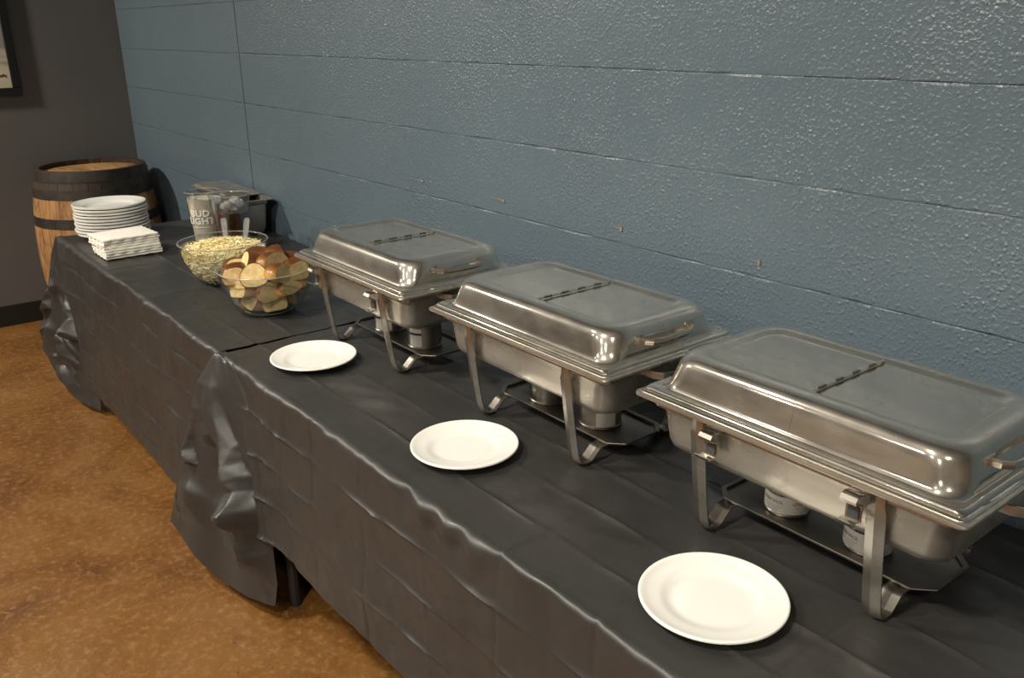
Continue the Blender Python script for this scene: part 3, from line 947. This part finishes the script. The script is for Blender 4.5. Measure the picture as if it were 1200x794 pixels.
RP = [roll_meshes(1, .056, .038, .038, [((.030, 0, 0), (1, .1, .1))]),
      roll_meshes(2, .052, .038, .038, [((.022, 0, 0), (1, 0, .25)), ((-.026, 0, 0), (-1, .1, .1))]),
      roll_meshes(3, .060, .040, .036, [((0, -.018, 0), (.1, -1, .1))]),
      roll_meshes(4, .052, .042, .040, [((.020, .0, .0), (1, .3, .3))])]
CA = math.atan2(-1.505 + .48, 5.453 - 2.925)     # direction of the viewer in plan
spec = []
for k in range(6): spec.append((.058, CA + k * 2 * PI / 6 + .3, .040, k % 4, 0))
for k in range(8): spec.append((.087, CA + k * 2 * PI / 8, .082, (k + 1) % 4, 0))
spec.append((.0, 0, .078, 1, 0))
for k in range(8): spec.append((.092, CA + k * 2 * PI / 8 + .42, .126, (k * 3 + 2) % 4, .15))
for k in range(4): spec.append((.044, CA + k * 2 * PI / 4 + .5, .152, (k + 2) % 4, .1))
rolls = []
rr = random.Random(21)
for i, (rad, a, z, pr, tl) in enumerate(spec):
    x = BR[0] + rad * math.cos(a); y = BR[1] + rad * math.sin(a)
    me_c, me_b = RP[pr]
    o = link('bread_roll', me_c, None, (x, y, T + z))
    face = a + (rr.uniform(-.5, .5) if z < .1 else rr.uniform(-.95, .95))
    if pr == 2: face += PI / 2
    o.rotation_euler = (rr.uniform(-.35, .35), rr.uniform(-.3, .3) + tl, face)
    link('crumb', me_b, o)
    rolls.append((o, rad, z, a))
def name_rolls():
    nth = ['leftmost', 'second from the left', 'third from the left', 'fourth from the left', 'fifth from the left', 'sixth from the left']
    layers = {}
    for o, rad, z, a in rolls:
        key = 'top' if rad == .044 else 'core' if rad == 0 else 'upper' if z > .1 else 'middle' if z > .06 else 'bottom'
        vis = key == 'top' or (key in ('upper', 'middle', 'bottom') and math.cos(a - CA) > .1)
        layers.setdefault(key if vis else key + '_hidden', []).append((math.sin(a - CA) * rad, o))
    txt = {'top': 'cut bread roll on top of the heap in the glass bowl, %s', 'upper': 'cut bread roll along the front rim of the glass bowl, %s',
           'middle': 'cut bread roll halfway up behind the front glass of the bowl, %s', 'bottom': 'cut bread roll at the bottom front of the glass bowl, %s'}
    for key, lst in layers.items():
        lst.sort(key=lambda t: t[0])
        for i, (_, o) in enumerate(lst):
            lab = txt[key] % nth[i] if key in txt else 'cut bread roll buried behind the others in the glass bowl'
            tag(o, lab, 'bread roll', 'cut bread rolls in the glass bowl')
name_rolls()

# slaw
def slaw():
    rs = random.Random(4)
    m = MB()
    # packed body of the heap
    BRr = lambda z: bowl_r(z, .148, .132, .078) - .0075
    prof = [(.0005, .011), (.064, .011)] + [(BRr(z) - .003, z) for z in (.02, .035, .05, .065, .08, .095, .105)] + [(.11, .116), (.07, .126), (.0005, .130)]
    m.lathe(prof, 48)
    m.v = [(x * (1 - .03 + .03 * math.sin(9 * math.atan2(y, x) + z * 90)), y * (1 - .03 + .03 * math.sin(9 * math.atan2(y, x) + z * 90)), z + .004 * math.sin(x * 140) * math.cos(y * 120)) for x, y, z in m.v]
    for k in range(2600):
        t = rs.random()
        a = rs.uniform(0, 2 * PI)
        if t < .55:
            r = .130 * math.sqrt(rs.random()); z = .130 - .024 * (r / .130) ** 2 + rs.uniform(-.004, .010)
        else:
            q = rs.random(); zz = .016 + q * .092
            r = BRr(zz) + rs.uniform(-.004, .001); z = zz
        c = Vector((r * math.cos(a), r * math.sin(a), z))
        d = Vector((rs.uniform(-1, 1), rs.uniform(-1, 1), rs.uniform(-.35, .35)))
        rad = Vector((math.cos(a), math.sin(a), 0))
        if t >= .55: d = (d - rad * d.dot(rad) * .9)
        d.normalize()
        ln = rs.uniform(.006, .015); wd = rs.uniform(.0011, .0022)
        nrm = d.cross(Vector((rs.uniform(-1, 1), rs.uniform(-1, 1), rs.uniform(-1, 1)))).normalized()
        sd = d.cross(nrm)
        pts = []
        for s in (-1, 0, 1):
            p = c + d * ln * s + nrm * (.003 * (1 - abs(s)))
            if t >= .55 or True:
                rr_ = math.hypot(p.x, p.y); lim = BRr(p.z) + .0015
                if rr_ > lim: p.x *= lim / rr_; p.y *= lim / rr_
            pts.append([p + sd * wd, p - sd * wd * .5 + nrm * wd, p - sd * wd * .5 - nrm * wd])
        m.loft(pts, True, True)
    return m
s = slaw().build('slaw', 'slaw_shreds', None, True, 60)
s.location = (BS[0], BS[1], T)
tag(s, 'pale yellow shredded slaw filling the glass bowl', 'slaw', kind='stuff')

# clear serving spoons standing in the slaw
def spoon(top, foot, label):
    e = empty('serving_utensil', foot); tag(e, label, 'utensil', 'clear utensils in the slaw bowl')
    v = Vector(top) - Vector(foot)
    side = Vector((.62, .785, 0))
    m = MB()
    pts = [v * t for t in (.0, .25, .5, .75, .93, 1.0)]
    m.strap(pts, side, [.014, .015, .017, .020, .020, .012], .004, .0012)
    m.build('utensil_handle', 'glass_edge', e, True, 40)
    m = MB()
    rings = []
    for t, w_ in ((.02, .010), (-.06, .020), (-.16, .026), (-.26, .022), (-.32, .008)):
        c = v * t; nn = v.normalized().cross(side).normalized()
        rings.append([c - side * w_, c + nn * .006, c + side * w_, c + nn * .009])
    m.loft(rings, True, True)
    m.build('utensil_head', 'glass_edge', e, True, 60)
spoon((2.424, -.412, T + .190), (2.500, -.440, T + .108), 'clear plastic serving utensil upright in the slaw, left of the pair')
spoon((2.478, -.347, T + .190), (2.540, -.392, T + .108), 'clear plastic serving utensil upright in the slaw, right of the pair')

# ------------------------------------------------------------------ pitchers
def pitcher(x, y, rt, rb_, h, hand, label, lettering=False):
    e = empty('pitcher', (x, y, T)); tag(e, label, 'pitcher', 'plastic pitchers')
    prof = [(.0005, .002), (rb_ - .006, .002), (rb_ - .002, 0), (rb_, .003)]
    for k in range(1, 9):
        t = k / 8; prof.append((rb_ + (rt - rb_) * t, .003 + (h - .006) * t))
    prof += [(rt + .003, h - .002), (rt + .003, h), (rt - .001, h)]
    for k in range(8, -1, -1):
        t = k / 8; prof.append((rb_ + (rt - rb_) * t - .0022, max(.005, .003 + (h - .006) * t)))
    prof.append((.0005, .005))
    m = MB(); m.lathe(prof, 64)
    # spout opposite the handle
    vs = []
    for px, py, pz in m.v:
        a = math.atan2(py, px) - hand - PI
        a = math.atan2(math.sin(a), math.cos(a))
        k = math.exp(-(a / .28) ** 2) * max(0, (pz - h * .78) / (h * .22)) ** 2
        vs.append((px * (1 + .16 * k), py * (1 + .16 * k), pz + .004 * k))
    m.v = vs
    m.build('jug_body', 'pitcher_plastic', e, True, 60)
    m = MB()
    rr_ = lambda z: rb_ + (rt - rb_) * z / h
    c, s = math.cos(hand), math.sin(hand)
    pp = [(rr_(h * .80) - .002, h * .80), (rr_(h * .8) + .018, h * .82), (rr_(h * .8) + .034, h * .79), (rr_(h * .6) + .044, h * .68), (rr_(h * .5) + .046, h * .5), (rr_(h * .4) + .044, h * .34), (rr_(h * .28) + .034, h * .25), (rr_(h * .25) + .018, h * .22), (rr_(h * .24) - .002, h * .24)]
    m.strap([(a * c, a * s, b) for a, b in pp], (-s, c, 0), .020, .006, .002)
    m.build('jug_handle', 'glass_edge', e, True, 50)
    m = MB(); n = 8
    m.lathe([(rt + .0008 + .0024 * math.cos(2 * PI * k / n), h + .0005 + .0018 * math.sin(2 * PI * k / n)) for k in range(n + 1)], 64)
    vs = []
    for px, py, pz in m.v:
        a = math.atan2(py, px) - hand - PI
        a = math.atan2(math.sin(a), math.cos(a)); k = math.exp(-(a / .28) ** 2)
        vs.append((px * (1 + .16 * k), py * (1 + .16 * k), pz + .004 * k))
    m.v = vs
    m.build('jug_rim', 'glass_edge', e, True, 80)
    if lettering:
        face = math.atan2(-1.505 - y, 5.453 - x) - .35
        rf = lambda q: rr_(.128 + q) + .0006
        t = link('lettering', text_mesh('lettering', 'BUD\nLIGHT', .035, 'ink_white', rf, .0004, 1.06, .0009, face), e); t.location.z = .128
        m = MB(); rz = rr_(.088)
        m.lathe([(rz, .088), (rz + .0008, .088), (rz + .0008, .0895), (rz, .0895)], 12, a0=face - .6, a1=face + .6)
        m.build('underline', 'ink_white', e)
    return e, rr_
CAMA = math.atan2(-1.505 + .3, 5.453 - 2.08)
e1, r1 = pitcher(2.005, -.332, .066, .048, .222, CAMA + 2.9, 'clear plastic beer pitcher with white lettering, holding pale liquid', True)
e2, r2 = pitcher(2.150, -.282, .076, .056, .222, CAMA + 2.6, 'clear plastic pitcher of brown iced drink beside the steel pan')
def fill(name, x, y, rf, z0, z1, mat, label, cat):
    m = MB(); pr = [(.0005, z0)]
    n = 6
    for k in range(n + 1):
        z = z0 + (z1 - z0) * k / n; pr.append((rf(z) - .0032, z))
    pr.append((.0005, z1))
    m.lathe(pr, 48)
    o = m.build(name, mat, None, True, 50); o.location = (x, y, T)
    return tag(o, label, cat)
fill('pale_liquid', 2.005, -.332, r1, .0065, .196, 'dressing_cream', 'pale cloudy liquid inside the lettered pitcher', 'liquid')
fill('iced_tea', 2.150, -.282, r2, .0065, .160, 'tea', 'dark brown iced drink inside the pitcher', 'drink')
ri = random.Random(8)
def ice_mesh():
    m = MB(); s = .013
    m.loft([rrect(-s + i, s - i, -s + i, s - i, .004, z, 3) for i, z in ((.004, -s), (.001, -s + .003), (0, 0), (.001, s - .003), (.004, s))], True, True)
    return m.mesh('ice_cube', 'ice', True, 40)
im = ice_mesh()
for k in range(9):
    a = k * 2.4; r = .020 + .026 * ((k * 5) % 9) / 9
    z = .178 + .012 * (k % 2) if k < 7 else .204
    o = link('ice_cube', im, None, (2.150 + r * math.cos(a), -.282 + r * math.sin(a), T + z))
    o.rotation_euler = (ri.uniform(0, 3), ri.uniform(0, 3), ri.uniform(0, 3))
    tag(o, 'clear ice cube floating at the top of the brown drink', 'ice cube', 'ice cubes in the pitcher')

# ------------------------------------------------------------------ steel pan by the wall
def steel_pan():
    e = empty('steam_pan', (1.695, -.103, T)); tag(e, 'deep narrow stainless steel pan against the block wall behind the pitchers', 'pan')
    hx, hy, h = .270, .083, .150
    prof = [(0, h - .004, .012), (-.001, h - .001, .012), (.002, h, .012), (.012, h - .0005, .016), (.016, h - .004, .02), (.018, h - .02, .022), (.022, h - .024, .024), (.030, .03, .026), (.036, .008, .026), (.048, .002, .02)]
    m = MB(); m.loft([rrect(-hx + i, hx - i, -hy + i, hy - i, r, z, 6) for i, z, r in prof], False, True)
    m.build('pan_body', 'pan_steel', e, True, 40)
    # cover lying low inside the rim
    m = MB(); m.loft([rrect(-hx + i, hx - .13 - i, -hy + i, hy - i, .016, z, 5) for i, z in ((-.002, h + .0015), (-.003, h + .004), (.010, h + .006), (.016, h + .014), (.024, h + .016))], False, True)
    m.build('pan_cover', 'pan_steel', e, True, 40)
    return e
steel_pan()

# ------------------------------------------------------------------ barrel
def barrel(cx, cy):
    e = empty('oak_barrel', (cx, cy, 0), .1); tag(e, 'old oak whiskey barrel with dark iron hoops in the corner', 'barrel')
    Hb, Rh, Rm = .89, .272, .318
    R = lambda z: Rm - (Rm - Rh) * ((z - Hb / 2) / (Hb / 2)) ** 2
    n = 26
    rs = random.Random(3)
    ws = [rs.uniform(.8, 1.25) for _ in range(n)]; tot = sum(ws); a = 0
    for k in range(n):
        a0 = a + .003; a1 = a + ws[k] / tot * 2 * PI - .003; a = a + ws[k] / tot * 2 * PI
        m = MB(); rings = []
        dr = rs.uniform(-.001, .001)
        for i in range(13):
            z = Hb * i / 12; r = R(z) + dr
            ring = [((r) * math.cos(t), (r) * math.sin(t), z) for t in (a0, (a0 * 2 + a1) / 3, (a0 + 2 * a1) / 3, a1)]
            ri_ = r - .026
            ring += [(ri_ * math.cos(t), ri_ * math.sin(t), z) for t in (a1, a0)]
            rings.append(ring)
        m.loft(rings, True, True)
        m.build('stave', 'oak_stave', e, True, 30)
    for zc, w_ in ((.862, .050), (.775, .046), (.630, .050), (.255, .050), (.110, .046), (.028, .050)):
        m = MB(); pr = []
        for i in range(4):
            z = zc - w_ / 2 + w_ * i / 3; pr.append((R(z) + .0028, z))
        pr += [(R(zc + w_ / 2) + .0008, zc + w_ / 2), (R(zc - w_ / 2) + .0008, zc - w_ / 2)]
        pr.append(pr[0])
        m.lathe(pr, 64); h = m.build('hoop', 'hoop_iron', e, True, 40)
        for kk in range(2):
            m = MB(); ang = -1.3 + zc * 3
            m.lathe([(.0003, .004), (.004, .003), (.006, 0)], 10)
            m.v = [(R(zc) + .0025 + c, (kk - .5) * .02 + a_, zc + b) for a_, b, c in m.v]
            m.v = [(x * math.cos(ang) - y * math.sin(ang), x * math.sin(ang) + y * math.cos(ang), z) for x, y, z in m.v]
            m.build('rivet', 'hoop_iron', h)
    # head boards, set down inside the chime
    zt_ = Hb - .026; Ri = R(zt_) - .0265
    edges = [-Ri, -.16, -.08, -.005, .075, .155, Ri]
    for y0, y1 in zip(edges[:-1], edges[1:]):
        y0 += .0008; y1 -= .0008
        m = MB(); ps = []
        for k in range(9):
            y = y0 + (y1 - y0) * k / 8; ps.append((math.sqrt(max(Ri ** 2 - y * y, 1e-6)), y))
        pl = ps + [(-x, y) for x, y in ps[::-1]]
        dz_ = rs.uniform(-.001, .001)
        m.loft([[(x, y, zt_ - .02) for x, y in pl], [(x, y, zt_ + dz_) for x, y in pl]], True, True)
        m.build('head_board', 'oak_head', e, False)
    return e
barrel(.345, -.345)

# ------------------------------------------------------------------ framed print on the end wall
def picture():
    y1, z0 = -.545, 1.242
    wd, ht = .62, .82
    e = empty('picture_frame', (0, y1 - wd / 2, z0)); tag(e, 'black framed pale print on the grey end wall', 'picture frame')
    fw, fd = .040, .024
    hw = wd / 2
    for (a0, a1, b0, b1) in ((-hw, hw, 0, fw), (-hw, hw, ht - fw, ht), (-hw, -hw + fw, fw, ht - fw), (hw - fw, hw, fw, ht - fw)):
        m = MB()
        m.loft([[(x, a0 + i, b0 + i) if k == 0 else (x, a1 - i, b0 + i) if k == 1 else (x, a1 - i, b1 - i) if k == 2 else (x, a0 + i, b1 - i) for k in range(4)] for x, i in ((.001, 0), (fd - .003, 0), (fd, .003))], True, True)
        m.build('frame_rail', 'frame_black', e, False)
    m = MB(); m.box(.004, .010, -hw + fw - .004, hw - fw + .004, fw - .004, ht - fw + .004)
    p = m.build('print', 'framed_print', e, False)
    rs = random.Random(1)
    for k in range(9):      # small dark scribble low on the print
        yy = hw - fw - .020 - k * .0075; zz = fw + .060 + rs.uniform(-.003, .004)
        m = MB(); m.box(.0100, .0106, yy - .003, yy + .003, zz - .006, zz + .006)
        m.build('print_mark', 'slot_mark_dark', p, False)
picture()
